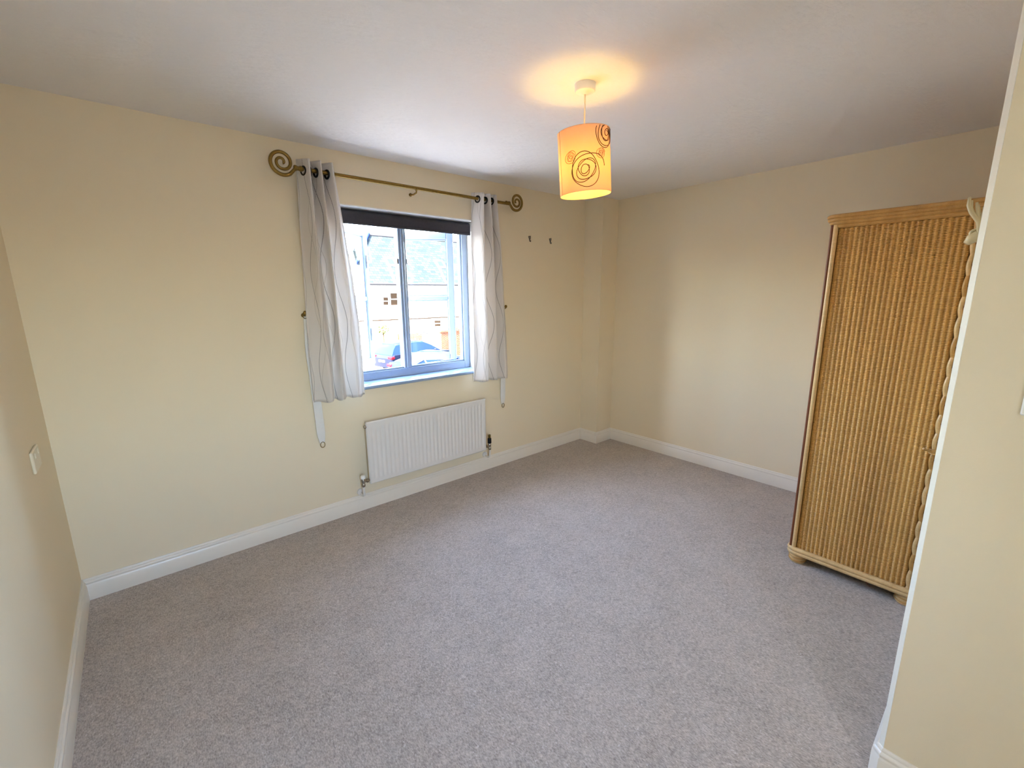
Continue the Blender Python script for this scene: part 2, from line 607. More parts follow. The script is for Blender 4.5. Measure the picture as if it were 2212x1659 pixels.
struct('wall_partition', MB().prism([(XR + 0.1, YP), (XP, YP), (XF, YP - CH), (XF, YB), (XR + 0.1, YB)][::-1], -0.05, H), M['wall'],
       'cream projecting wall closest to the viewer at right', 'wall')
w = MB()
BX0, BX1, BZ0, BZ1 = -0.30, 0.24, 0.90, 2.10
w.box(XL - 0.1, BX0, YB - 0.28, YB, -0.05, H).box(BX1, XR + 0.1, YB - 0.28, YB, -0.05, H).box(BX0, BX1, YB - 0.28, YB, BZ1, H).box(BX0, BX1, YB - 0.28, YB, -0.05, BZ0)
struct('wall_back', w, M['wall'], 'cream wall behind the viewer with the added second window', 'wall')
# corner bead on the chamfered wall end, window light put into its paler colour
q = 0.0012
w = MB().prism([(XP - q, YP + q), (XF - q, YP - CH + q), (XF + 0.002, YP - CH - 0.0005), (XP + 0.0005, YP - 0.002)], HB, H - 0.001)
struct('trim_2', w, M['bead'], 'corner bead down the edge of the projecting wall, paled for window light', 'corner bead')

# skirting boards: profile swept round the room with mitred corners
PROF = [(0.0, 0.0), (0.016, 0.0), (0.016, 0.080), (0.0135, 0.0845), (0.0125, 0.0865), (0.0125, 0.090), (0.0145, 0.0935), (0.0140, 0.099), (0.0105, 0.1035),
        (0.0080, 0.1050), (0.0080, 0.1085), (0.0070, 0.1140), (0.0045, HB), (0.0, HB)]
path = [(XL, YB), (XL, D), (XR - PX, D), (XR - PX, D - PY), (XR, D - PY), (XR, YP), (XP, YP), (XF, YP - CH), (XF, YB)]
names = ['baseboard_left', 'baseboard_window', 'baseboard_pillar_side', 'baseboard_pillar_front', 'baseboard_right', 'baseboard_behind_wardrobe', 'baseboard_corner', 'baseboard_partition']
blabs = ['white moulded skirting board along the left wall', 'white moulded skirting board under the radiator and window', 'short white skirting on the window side of the pillar',
         'short white skirting on the front of the pillar', 'white moulded skirting board along the wall behind the wardrobe', 'white skirting board at the back of the wardrobe',
         'tiny white skirting piece wrapping the projecting corner', 'white skirting board at the foot of the projecting wall']
nrm = []
for i in range(len(path) - 1):
    d = Vector((path[i + 1][0] - path[i][0], path[i + 1][1] - path[i][1])).normalized()
    nrm.append(Vector((d.y, -d.x)))
offs = []
for i in range(len(path)):
    if i == 0:
        o = nrm[0]
    elif i == len(path) - 1:
        o = nrm[-1]
    else:
        a, b = nrm[i - 1], nrm[i]
        o = (a + b) / (1 + a.dot(b))
    offs.append(o)
for i, nm in enumerate(names):
    mb = MB()
    n = len(PROF)
    vs = []
    for j in (i, i + 1):
        vs += [(path[j][0] + offs[j].x * pp, path[j][1] + offs[j].y * pp, z) for pp, z in PROF]
    mb.add(vs, [(k, k + 1, n + k + 1, n + k) for k in range(n - 1)] + [tuple(range(n)), tuple(range(n, 2 * n))])
    struct(nm, mb, M['gloss'], blabs[i], 'skirting board', smooth=40)

# unseen fill-light window added behind the viewer, and the door beside the light switch
w2 = thing('fill_window', ((BX0 + BX1) / 2, YB, BZ0), 'white casement window added behind the viewer for fill daylight', 'window', kind='structure')
for nm, x0, x1, z0, z1 in (('frame_jamb', BX0, BX0 + 0.05, BZ0, BZ1), ('frame_jamb', BX1 - 0.05, BX1, BZ0, BZ1), ('frame_head', BX0 + 0.05, BX1 - 0.05, BZ1 - 0.05, BZ1),
                           ('frame_bottom_rail', BX0 + 0.05, BX1 - 0.05, BZ0, BZ0 + 0.05), ('frame_mullion', -0.055, -0.005, BZ0 + 0.05, BZ1 - 0.05)):
    make(nm, MB().box(x0, x1, YB - 0.20, YB - 0.14, z0, z1, 0.004), M['upvc'], w2)
for x0, x1 in ((BX0 + 0.05, -0.055), (-0.005, BX1 - 0.05)):
    make('pane', MB().box(x0, x1, YB - 0.172, YB - 0.168, BZ0 + 0.05, BZ1 - 0.05), M['glass'], w2)
make('window_sill', MB().box(BX0 - 0.03, BX1 + 0.03, YB - 0.14, YB + 0.03, BZ0 - 0.012, BZ0 + 0.008, 0.004), M['gloss'], w2)
dr = thing('door_1', (XF, -0.70, 0), 'white panelled door beside the light switch', 'door', kind='structure')
make('door_leaf', MB().box(XF - 0.012, XF - 0.001, -1.05, -0.31, 0.005, 1.98, 0.003), M['gloss'], dr)
for z0, z1 in ((0.15, 0.75), (0.95, 1.85)):
    for y0 in (-0.97, -0.65):
        make('door_panel', MB().box(XF - 0.018, XF - 0.011, y0, y0 + 0.26, z0, z1, 0.003), M['gloss'], dr)
make('door_handle', MB().tube([(XF - 0.012, -0.37, 1.0), (XF - 0.055, -0.37, 1.0), (XF - 0.055, -0.48, 1.0)], 0.009), M['steel'], dr, 60)
w = MB().box(XF - 0.018, XF - 0.0005, -0.31, -0.25, 0, 2.04, 0.004).box(XF - 0.018, XF - 0.0005, -1.11, -1.05, 0, 2.04, 0.004).box(XF - 0.018, XF - 0.0005, -1.05, -0.31, 1.98, 2.04, 0.004)
struct('trim_1', w, M['gloss'], 'white gloss architrave around the door', 'architrave')

# ------------------------------------------------------------------ window
win = thing('window_1', ((WX0 + WX1) / 2, D, WZ0), 'white two-light casement window standing open, with deep sill', 'window', kind='structure')
YF0, YF1 = D + 0.15, D + 0.215       # frame front / back
p = MB()
p.box(WX0, WX1, D - 0.001, D + T, WZ1 - 0.006, WZ1 + 0.001)
make('reveal_head', p, M['reveal'], win)
make('reveal_side', MB().box(WX0 - 0.001, WX0 + 0.006, D - 0.001, YF0, WZ0, WZ1 - 0.006), M['reveal'], win)
make('reveal_side', MB().box(WX1 - 0.006, WX1 + 0.001, D - 0.001, YF0, WZ0, WZ1 - 0.006), M['reveal'], win)
sl = MB()
spr = [(D - 0.022, WZ0 - 0.026), (D - 0.030, WZ0 - 0.020), (D - 0.032, WZ0 - 0.012), (D - 0.030, WZ0 - 0.004), (D - 0.022, WZ0), (YF0 + 0.02, WZ0 + 0.001), (YF0 + 0.02, WZ0 - 0.026)]
vs = [(x, y, z) for x in (WX0 - 0.0, WX1 + 0.0) for y, z in spr]
n = len(spr)
sl.add(vs, [(k, (k + 1) % n, n + (k + 1) % n, n + k) for k in range(n)] + [tuple(range(n)), tuple(range(n, 2 * n))])
sl.box(WX0 - 0.035, WX0, D - 0.030, D - 0.001, WZ0 - 0.025, WZ0, 0.004).box(WX1, WX1 + 0.035, D - 0.030, D - 0.001, WZ0 - 0.025, WZ0, 0.004)
make('window_sill', sl, M['sill'], win, 35)
FI0, FI1, FZ0, FZ1 = 1.076, 2.143, 0.965, 2.02
MX0, MX1 = 1.578, 1.641
def stepped(x0, x1, z0, z1, vertical):
    m = MB().box(x0, x1, YF0, YF1, z0, z1, 0.003)
    return m
make('frame_jamb', stepped(WX0 + 0.006, FI0, WZ0, WZ1 - 0.006, True), M['upvc'], win)
make('frame_jamb', stepped(FI1, WX1 - 0.006, WZ0, WZ1 - 0.006, True), M['upvc'], win)
make('frame_head', stepped(FI0, FI1, FZ1, WZ1 - 0.006, False), M['upvc'], win)
make('frame_bottom_rail', stepped(FI0, FI1, WZ0, FZ0, False), M['upvc'], win)
mu = MB().box(MX0, MX1, YF0, YF1, FZ0, FZ1, 0.003).box(MX0 + 0.018, MX1 - 0.018, YF0 - 0.010, YF0, FZ0, FZ1, 0.004)
make('frame_mullion', mu, M['upvc'], win)
make('frame_bead', MB().box(FI0, MX0, YF0 + 0.012, YF0 + 0.030, FZ0, FZ0 + 0.012, 0.003).box(MX1, FI1, YF0 + 0.012, YF0 + 0.030, FZ0, FZ0 + 0.012, 0.003), M['upvc'], win)
make('frame_bead', MB().box(FI1 - 0.012, FI1, YF0 + 0.012, YF0 + 0.030, FZ0, FZ1, 0.003), M['upvc'], win)


def sash(hx, hy, ang, sgn, width):
    """sash in local coords: s along its width from hinge, t = thickness outwards, rotated about the hinge"""
    z0, z1 = FZ0 + 0.012, FZ1 - 0.008
    th, st = 0.046, 0.052
    d = Vector((sgn * math.cos(ang), math.sin(ang)))
    nn = Vector((-d.y, d.x)) if sgn > 0 else Vector((d.y, -d.x))
    def f(p):
        return (hx + d.x * p.x + nn.x * p.y, hy + d.y * p.x + nn.y * p.y, p.z)
    e = thing('sash', (hx, hy, z0), None, None)
    e.parent = win
    e.location = Vector((hx, hy, z0)) - ORG[win.name]
    sm = [('stile', 0, st, z0, z1), ('stile', width - st, width, z0, z1), ('rail', st, width - st, z1 - st, z1), ('rail', st, width - st, z0, z0 + st),
          ('glazing_bar', st, width - st, (z0 + z1) / 2 - 0.016, (z0 + z1) / 2 + 0.016)]
    for nm, a, b, c, g in sm:
        m = MB().box(a, b, 0, th, c, g, 0.005)
        make(nm, m.xf(f), M['upvc'], e)
    # inner glazing bead step
    m = MB()
    zc = (z0 + z1) / 2
    for c, g in ((z0 + st, zc - 0.016), (zc + 0.016, z1 - st)):
        b = 0.010
        m.box(st, st + b, 0.012, 0.03, c, g).box(width - st - b, width - st, 0.012, 0.03, c, g)
        m.box(st + b, width - st - b, 0.012, 0.03, c, c + b).box(st + b, width - st - b, 0.012, 0.03, g - b, g)
        make('pane', MB().box(st, width - st, 0.019, 0.023, c, g).xf(f), M['glass'], e)
    make('glazing_bead', m.xf(f), M['upvc'], e)
    # handle and latch plates on the free stile, inside face
    for zc2 in (z0 + (z1 - z0) * 0.77, z0 + (z1 - z0) * 0.23):
        sx = width - st / 2
        hm = MB().box(sx - 0.012, sx + 0.012, -0.008, 0, zc2 - 0.05, zc2 + 0.05, 0.003)
        hm.tube([(sx, -0.008, zc2), (sx, -0.034, zc2), (sx - 0.012, -0.040, zc2 + 0.03), (sx - 0.03, -0.042, zc2 + 0.105)], [0.009, 0.009, 0.008, 0.006], 8)
        make('handle', hm.xf(f), M['steel'], e, 40)
    return e


sash(1.090, 3.135, math.atan2(0.28, 0.40), 1, 0.480)
sash(2.085, 3.135, math.atan2(0.27, 0.36), -1, 0.470)
# stays on the bottom rail
for x0, x1, y1 in ((1.30, 1.37, 3.30), (1.80, 1.86, 3.28)):
    make('window_stay', MB().tube([(x0, YF1 - 0.01, FZ0 + 0.012), (x1, y1, FZ0 + 0.016)], 0.006, 8), M['steel'], win, 40)
make('mullion_latch', MB().box(MX0 - 0.012, MX0, YF0 + 0.005, YF0 + 0.03, 1.745, 1.785, 0.003).box(MX1, MX1 + 0.012, YF0 + 0.005, YF0 + 0.03, 1.745, 1.785, 0.003), M['steel'], win)

# roller blind
RB = D + 0.095
rb = thing('roller_blind', (1.61, RB, 1.985), 'dark charcoal roller blind rolled up at the head of the window', 'blind')
make('fabric_roll', MB().lathe([(0.034, 1.05), (0.034, 2.168)], (0, RB, 2.046), 'x', 24), M['blind'], rb, 60)
make('fabric_drop', MB().box(1.052, 2.166, RB - 0.036, RB - 0.033, 1.988, 2.046), M['blind'], rb)
make('bottom_bar', MB().box(1.052, 2.166, RB - 0.040, RB - 0.028, 1.982, 1.998, 0.003), M['blind'], rb)
for x in (1.034, 2.170):
    make('end_bracket', MB().box(x, x + 0.012, RB - 0.036, RB + 0.036, 2.010, 2.083, 0.003), M['white'], rb)
ch = []
for i in range(40):
    a = 2 * pi * i / 40
    ch.append((2.186, RB - 0.01 + 0.016 * math.cos(a), 1.735 + (0.30 if math.sin(a) > 0 else 0.30) * math.sin(a)))
make('pull_chain', MB().tube(ch, 0.0022, 6, closed=True), M['white'], rb, 60)

# ------------------------------------------------------------------ curtain pole
RY, RZ = D - 0.09, 2.236
rod = thing('curtain_pole', (1.65, RY, RZ - 0.03), 'antique brass curtain pole with spiral scroll finials', 'curtain pole')
make('pole', MB().tube([(0.86, RY, RZ), (2.44, RY, RZ - 0.004)], 0.0115, 14), M['brass'], rod, 60)
for x in (0.985, 1.617, 2.225):
    z = RZ
    b = MB().lathe([(0.011, D - 0.006), (0.011, D - 0.0005)], (x, 0, z - 0.030), 'y', 16)
    b.tube([(x, D - 0.004, z - 0.030), (x, D - 0.045, z - 0.036), (x, RY + 0.004, z - 0.030), (x, RY, z - 0.014)], 0.0055, 8)
    b.tube([(x, RY + 0.014 * math.cos(a), z + 0.014 * math.sin(a)) for a in [pi + pi * i / 10 for i in range(11)]], 0.0055, 8)
    make('bracket', b, M['brass'], rod, 50)
for sx, xe in ((-1, 0.862), (1, 2.438)):
    fn = MB().lathe([(0.012, -0.026), (0.0155, -0.022), (0.0155, -0.012), (0.0125, -0.010), (0.0125, 0.004), (0.0155, 0.006), (0.0155, 0.016), (0.011, 0.020)], (xe, RY, RZ), 'x', 16)
    make('finial_collar', fn, M['brass'], rod, 50)
    pts, rr = [], []
    cx, cz = xe + sx * 0.088, RZ + 0.018
    pts += [(xe, RY, RZ), (xe + sx * 0.018, RY, RZ - 0.004)]
    rr += [0.009, 0.009]
    n = 90
    for i in range(n + 1):
        tt = i / n
        ang = -0.30 * pi - tt * 1.95 * 2 * pi          # from lower inside, under, out, over and in
        rad = 0.062 * (1 - tt) ** 0.85 + 0.006
        pts.append((cx - sx * rad * math.cos(ang) , RY - 0.010 * math.sin(tt * pi), cz + rad * math.sin(ang)))
        rr.append(0.0105 - 0.0035 * tt)
    make('scroll_finial', MB().tube(pts, rr, 10), M['brass'], rod, 60)


# ------------------------------------------------------------------ curtains
def interp(tab, t):
    for (a, p), (b, q) in zip(tab, tab[1:]):
        if t <= b:
            k = (t - a) / (b - a)
            k = k * k * (3 - 2 * k)
            return p + (q - p) * k
    return tab[-1][1]


def make_curtain(name, label, top_x, bot_x, sgn, ztop, zbot, group):
    """folded sheet: zigzag at the pole, softer folds at the hem; sgn=+1 outer edge on the low-x side"""
    nf = 6
    NU, NV = 180, 64
    cu = MB()
    uv = []
    rnd = random.Random(3 if sgn > 0 else 5)
    jit = [rnd.uniform(-0.25, 0.25) for _ in range(nf + 2)]
    wid = [1.6, 0.9, 0.7, 0.8, 1.0, 1.5]
    tot = sum(wid)
    node_t = [0]
    for a in wid:
        node_t.append(node_t[-1] + a / tot)
    def sect(t, k):
        # fold depth alternates at the nodes, k = 0 top, 1 bottom
        tab = []
        for i, nt in enumerate(node_t):
            amp_t = 0.050
            amp_b = 0.036 * (1 + jit[i])
            s = 1 if i % 2 == 0 else -1
            tab.append((i / nf, s * (amp_t * (1 - k) + amp_b * k)))
        return interp(tab, t)
    for j in range(NV + 1):
        fz = j / NV
        z = ztop + (zbot - ztop) * fz
        k = min(1, fz * 1.15)
        ks = k * k * (3 - 2 * k)
        kk = 1 - (1 - fz) ** 2.0
        for i in range(NU + 1):
            t = i / NU
            # position along the pole: uniform in folds at top, by cloth width at bottom
            ft = t
            b = t * nf
            i0 = min(nf - 1, int(b))
            fb = node_t[i0] + (node_t[i0 + 1] - node_t[i0]) * (b - i0)
            xt = top_x[0] + (top_x[1] - top_x[0]) * (0.55 * ft + 0.45 * fb)
            xb = bot_x[0] + (bot_x[1] - bot_x[0]) * fb
            x = xt + (xb - xt) * kk
            off = sect(t, ks)
            y = RY - 0.012 * ks + off * (1 - 0.06 * math.sin(fz * 9 + t * 7))
            x += 0.006 * math.sin(fz * 6.0 + t * 11) * ks
            zz = z + (0.004 * math.sin(t * 40) if j == NV else 0) + (0.005 * math.cos(t * nf * pi) if j == 0 else 0)
            cu.v.append(Vector((x, y, zz)))
            uv.append((fb * 1.15 + 0.02 * sgn, z))
    for j in range(NV):
        for i in range(NU):
            a = j * (NU + 1) + i
            cu.f.append((a, a + 1, a + NU + 2, a + NU + 1))
    cu.uv = uv
    th = thing(name, ((bot_x[0] + bot_x[1]) / 2, RY, zbot), label, 'curtain', group)
    o = make('curtain_panel', cu, M['curtain'], th, 180)
    sd = o.modifiers.new('thickness', 'SOLIDIFY')
    sd.thickness = 0.0022
    # eyelets sit where the sheet crosses the pole, half way through each fold
    for i in range(nf):
        t = (i + 0.5) / nf
        fb = (node_t[i] + node_t[i + 1]) / 2
        x = top_x[0] + (top_x[1] - top_x[0]) * (0.55 * t + 0.45 * fb)
        x1 = top_x[0] + (top_x[1] - top_x[0]) * (0.55 * (t + 0.02) + 0.45 * (fb + 0.02 * (node_t[i + 1] - node_t[i]) * nf))
        dv = Vector((x1 - x, sect(t + 0.02, 0) - sect(t, 0), 0)).normalized()
        m = MB()
        pts = [(x + dv.x * 0.022 * math.cos(a), RY + dv.y * 0.022 * math.cos(a), RZ - 0.008 + 0.022 * math.sin(a)) for a in [2 * pi * q / 24 for q in range(24)]]
        m.tube(pts, 0.0062, 8, closed=True)
        make('eyelet', m, M['darkmetal'], th, 60)
    return th


make_curtain('curtain', 'white wavy-striped eyelet curtain left of the window', (0.866, 1.078), (0.828, 1.160), 1, 2.292, 0.858, 'pair of white eyelet curtains')
make_curtain('curtain', 'white wavy-striped eyelet curtain right of the window', (2.325, 2.115), (2.440, 2.075), -1, 2.276, 0.822, 'pair of white eyelet curtains')


# tiebacks hanging from wall hooks, and the hooks
def tieback(x, xb, zb, label, sx):
    t = thing('curtain_tieback', (xb, D - 0.02, zb), label, 'tieback', 'loose curtain tiebacks')
    m = MB()
    n = 24
    rows = []
    hw = 0.026
    for i in range(n + 1):
        f = i / n
        z = 1.395 + (zb + 0.03 - 1.395) * f
        xx = x + (xb - x) * f
        y = D - 0.012 - 0.006 * math.sin(f * pi)
        wdt = hw * (0.35 + 0.65 * min(1, f * 4)) * (1 if f < 0.93 else 1 - (f - 0.93) * 6)
        rows.append([(xx - wdt, y, z), (xx, y - 0.004, z), (xx + wdt, y, z), (xx + wdt, y + 0.004, z), (xx, y + 0.0035, z), (xx - wdt, y + 0.004, z)])
    vs = [p for r in rows for p in r]
    fs = [(i * 6 + k, i * 6 + (k + 1) % 6, i * 6 + 6 + (k + 1) % 6, i * 6 + 6 + k) for i in range(n) for k in range(6)]
    fs += [tuple(range(6)), tuple(n * 6 + k for k in range(6))]
    make('fabric_band', m.add(vs, fs), M['tie'], t, 50)
    rp = [(xb + 0.014 * math.cos(a), D - 0.016, zb + 0.019 + 0.019 * math.sin(a)) for a in [2 * pi * q / 24 for q in range(24)]]
    make('end_ring', MB().tube(rp, 0.0022, 8, closed=True), M['brass'], t, 60)
    rp = [(x + 0.012 * math.cos(a), D - 0.016, 1.398 + 0.016 * math.sin(a)) for a in [2 * pi * q / 20 for q in range(20)]]
    make('end_ring', MB().tube(rp, 0.0022, 8, closed=True), M['brass'], t, 60)
    return t


tieback(0.838, 0.868, 0.533, 'white fabric tieback hanging below the left curtain', -1)
tieback(2.437, 2.424, 0.533, 'white fabric tieback hanging below the right curtain', 1)
for x, lab in ((0.832, 'small antique brass tieback hook beside the left curtain'), (2.442, 'small antique brass tieback hook behind the right curtain')):
    t = thing('tieback_hook', (x, D, 1.39), lab, 'hook', 'curtain tieback hooks')
    make('rose_plate', MB().lathe([(0.0135, D - 0.004), (0.0135, D - 0.0003)], (x, 0, 1.402), 'y', 16), M['brass'], t, 40)
    make('stem', MB().tube([(x, D - 0.003, 1.402), (x, D - 0.030, 1.398), (x, D - 0.044, 1.404), (x, D - 0.046, 1.415)], 0.0035, 8), M['brass'], t, 60)
    make('knob', MB().ball((x, D - 0.046, 1.418), 0.013, sc=(1, 0.8, 1)), M['brass'], t, 90)

# ------------------------------------------------------------------ radiator
RX0, RX1, RZ0, RZ1, RYF = 1.140, 2.172, 0.214, 0.662, D - 0.092
rad = thing('radiator', ((RX0 + RX1) / 2, D - 0.06, RZ0), 'white ridged panel radiator below the window', 'radiator')
m = MB()
nr = 30
pts = []
pitch = (RX1 - RX0 - 0.05) / nr
xs = [RX0, RX0 + 0.008, RX0 + 0.02]
for i in range(nr):
    x = RX0 + 0.025 + i * pitch
    xs += [x + pitch * f for f in (0.0, 0.18, 0.34, 0.66, 0.82)]
xs += [RX1 - 0.02, RX1 - 0.008, RX1]
zs = [RZ0, RZ0 + 0.006, RZ0 + 0.022, RZ0 + 0.038, RZ0 + 0.050, RZ1 - 0.050, RZ1 - 0.038, RZ1 - 0.020, RZ1 - 0.005, RZ1]
def rdepth(i, j, x):
    d = 0.0
    if 3 <= j <= 6 and 3 <= i < len(xs) - 3:
        ph = (i - 3) % 5
        d = (0, 0, 0.0045, 0.0045, 0)[ph] * (1 if 4 <= j <= 5 else 0.0)
    if j in (0, len(zs) - 1) or i in (0, len(xs) - 1):
        d = 0.006
    return d
for j, z in enumerate(zs):
    for i, x in enumerate(xs):
        m.v.append(Vector((x, RYF + rdepth(i, j, x), z)))
nx = len(xs)
for j in range(len(zs) - 1):
    for i in range(nx - 1):
        a = j * nx + i
        m.f.append((a, a + 1, a + nx + 1, a + nx))
make('front_panel', m, M['radiator'], rad, 35)
make('back_panel', MB().box(RX0, RX1, RYF + 0.0065, RYF + 0.022, RZ0, RZ1, 0.003), M['radiator'], rad)
make('top_roll', MB().tube([(RX0 + 0.002, RYF + 0.009, RZ1 - 0.004), (RX1 - 0.002, RYF + 0.009, RZ1 - 0.004)], 0.009, 12), M['radiator'], rad, 60)
make('side_tube', MB().tube([(RX0 - 0.012, RYF + 0.015, RZ1 - 0.03), (RX0 + 0.01, RYF + 0.015, RZ1 - 0.03)], 0.011, 12), M['chrome'], rad, 60)
for x in (RX0 + 0.15, RX1 - 0.15):
    make('wall_bracket', MB().box(x - 0.015, x + 0.015, RYF + 0.02, D - 0.0005, RZ0 + 0.05, RZ1 - 0.06), M['radiator'], rad)
# valves
for sx, xe in ((-1, RX0), (1, RX1)):
    x = xe + sx * 0.045
    zc = RZ0 + 0.028
    y = RYF + 0.016
    make('valve_tail', MB().tube([(xe - sx * 0.005, y, zc), (x, y, zc)], 0.009, 12).lathe([(0.014, -0.006), (0.014, 0.006)], (xe + sx * 0.016, y, zc), 'x', 6), M['chrome'], rad, 40)
    hgt = 0.040 if sx < 0 else 0.062
    vb = MB().lathe([(0.010, zc - 0.038), (0.013, zc - 0.032), (0.013, zc - 0.018), (0.0105, zc - 0.014), (0.0125, zc), (0.0125, zc + 0.016), (0.010, zc + 0.020)], (x, y, 0), 'z', 12)
    make('valve_body', vb, M['chrome'], rad, 40)
    mat = M['white'] if sx < 0 else M['greypaint']
    make('valve_cap', MB().lathe([(0.012, zc + 0.020), (0.0165, zc + 0.024), (0.0165, zc + hgt), (0.013, zc + hgt + 0.006)], (x, y, 0), 'z', 14), mat, rad, 40)
    if sx > 0:
        make('valve_spindle', MB().lathe([(0.008, zc + hgt + 0.006), (0.011, zc + hgt + 0.012), (0.011, zc + hgt + 0.035), (0.006, zc + hgt + 0.038)], (x, y, 0), 'z', 12), M['brass'], rad, 40)
    make('pipe', MB().tube([(x, y, zc - 0.036), (x, y, 0.150), (x, y + 0.006, 0.138), (x, y + 0.02, 0.131), (x, D - 0.002, 0.130)], 0.0078, 10), M['radiator'], rad, 60)
    make('pipe_collar', MB().lathe([(0.021, D - 0.012), (0.024, D - 0.006), (0.024, D - 0.0005)], (x, 0, 0.142), 'y', 18), M['radiator'], rad, 40)

# ------------------------------------------------------------------ pendant lamp
LX, LY = 1.623, 1.382
lamp = thing('pendant_lamp', (LX, LY, 1.95), 'lit ceiling pendant with cream rose-print drum shade', 'lamp')
make('ceiling_rose', MB().lathe([(0.010, H - 0.040), (0.020, H - 0.033), (0.040, H - 0.030), (0.0435, H - 0.026), (0.0445, H - 0.0005)], (LX, LY, 0), 'z', 32), M['white'], lamp, 40)
make('cord', MB().tube([(LX, LY, H - 0.038), (LX + 0.001, LY, 2.3), (LX, LY, 2.150)], 0.0035, 10), M['cream'], lamp, 60)
make('bulb_holder', MB().lathe([(0.008, 2.190), (0.018, 2.180), (0.020, 2.140), (0.017, 2.110)], (LX, LY, 0), 'z', 20), M['white'], lamp, 50)
make('bulb', MB().lathe([(0.004, 2.030), (0.018, 2.033), (0.028, 2.045), (0.031, 2.062), (0.026, 2.085), (0.015, 2.104), (0.013, 2.112)], (LX, LY, 0), 'z', 20), M['bulb'], lamp, 90)
SR, SZ0, SZ1 = 0.113, 1.955, 2.212
TH0 = math.atan2(-LY, -LX)
tl = Matrix.Rotation(math.radians(-4.0), 4, Vector((LX, LY, 0)).normalized())
tl2 = Matrix.Rotation(math.radians(2.3), 4, Vector((math.cos(YAW), -math.sin(YAW), 0)))
PIV = Vector((LX, LY, 2.16))
def tilt(p):
    return PIV + (tl2 @ tl) @ (Vector(p) - PIV)
def cyl(th, z, r=SR):
    return Vector((LX + r * math.cos(th), LY + r * math.sin(th), z))
m = MB().lathe([(SR - 0.0012, SZ0), (SR, SZ0), (SR, SZ1), (SR - 0.0012, SZ1), (SR - 0.0012, SZ0)], (LX, LY, 0), 'z', 72, cap=False).xf(tilt)
shade = make('shade', m, M['shade'], lamp, 50)
for nm, zz in (('rim_wire', SZ0 + 0.001), ('rim_wire', SZ1 - 0.001)):
    make(nm, MB().tube([cyl(2 * pi * q / 60, zz, SR - 0.001) for q in range(60)], 0.0014, 6, closed=True).xf(tilt), M['shade'], shade, 60)
sp = MB()
for q in range(3):
    a = 2 * pi * q / 3 + 0.4
    sp.tube([(LX + 0.019 * math.cos(a), LY + 0.019 * math.sin(a), 2.162), tuple(tilt(cyl(a, SZ1 - 0.003, SR - 0.002)))], 0.0016, 6)
make('spider_wire', sp, M['white'], lamp, 60)
make('seam', MB().tube([cyl(TH0 - 1.12, SZ0 + (SZ1 - SZ0) * q / 8, SR + 0.0003) for q in range(9)], 0.0008, 6).xf(tilt), M['ink2'], shade, 60)
def rose(th, zc, R, loops, mat, wd, seed):
    r = random.Random(seed)
    segs, cur = [], []
    n = int(loops * 46)
    p1, p2 = r.uniform(0, 6), r.uniform(0, 6)
    for i in range(n + 1):
        f = i / n
        ang = f * loops * 2 * pi
        rad = R * (1 - 0.86 * f ** 0.9) * (1 + 0.10 * math.sin(ang * 2.37 + p1))
        ox = 0.16 * R * math.sin(ang * 0.41 + p2) * (1 - 0.6 * f)
        oz = 0.14 * R * math.cos(ang * 0.53 + p1) * (1 - 0.6 * f)
        dx = rad * math.cos(ang) + ox
        dz = rad * 1.02 * math.sin(ang + 0.12) + oz
        z = zc + dz
        if SZ0 + 0.004 < z < SZ1 - 0.003:
            cur.append(cyl(th + dx / SR, z, SR + 0.0004))
        else:
            if len(cur) > 2:
                segs.append(cur)
            cur = []
    if len(cur) > 2:
        segs.append(cur)
    mm = MB()
    for sgm in segs:
        mm.tube(sgm, wd, 6)
    make('rose_print', mm.xf(tilt), mat, shade, 60)
rose(TH0 + 0.02, 2.040, 0.074, 5.2, M['ink'], 0.0014, 4)
rose(TH0 + 0.98, 2.180, 0.066, 5.2, M['ink'], 0.0014, 9)
rose(TH0 - 0.55, 2.094, 0.026, 4.5, M['ink2'], 0.0010, 14)
rose(TH0 + 0.66, 2.100, 0.022, 4.5, M['ink2'], 0.0010, 21)
rose(TH0 + 2.4, 2.06, 0.060, 5.2, M['ink'], 0.0014, 31)
rose(TH0 - 2.2, 2.10, 0.055, 5.2, M['ink'], 0.0014, 37)

# ------------------------------------------------------------------ wicker wardrobe
WX, WXE, WY0, WY1, WH = 2.70, 3.690, 0.150, 0.692, 1.885
wd = thing('wicker_wardrobe', ((WX + WXE) / 2, (WY0 + WY1) / 2, 0), 'tall woven wicker wardrobe with cane edging and stub feet', 'wardrobe')
make('carcass', MB().box(WX + 0.012, WXE - 0.012, WY0 + 0.012, WY1 - 0.014, 0.085, 1.84), M['wickback'], wd)


def weave(n_cols, width, z0, z1, row, fn, seg, seed):
    """rows of cane running over vertical stakes; fn maps (s, out, z) to world"""
    r = random.Random(seed)
    m = MB()
    rows = int((z1 - z0) / row)
    ph = [r.uniform(-0.5, 0.5) for _ in range(n_cols + 1)]
    amp = [r.uniform(0.75, 1.2) for _ in range(n_cols + 1)]
    N = n_cols * seg
    for j in range(rows):
        zc = z0 + (j + 0.5) * row
        dj = r.uniform(-0.0006, 0.0006)
        k0 = len(m.v)
        for i in range(N + 1):
            f = i / seg
            c = int(min(n_cols - 1, f))
            cr = math.cos(2 * pi * (f - 0.5))
            o = 0.0024 * amp[c] * cr + dj
            hh = row * (0.435 + 0.085 * cr)
            s = width * i / N
            m.v.append(Vector(fn(s, o - 0.0016, zc - hh)))
            m.v.append(Vector(fn(s, o + 0.0010, zc)))
            m.v.append(Vector(fn(s, o - 0.0016, zc + hh)))
        for i in range(N):
            a = k0 + i * 3
            m.f.append((a, a + 3, a + 4, a + 1))
            m.f.append((a + 1, a + 4, a + 5, a + 2))
    return m


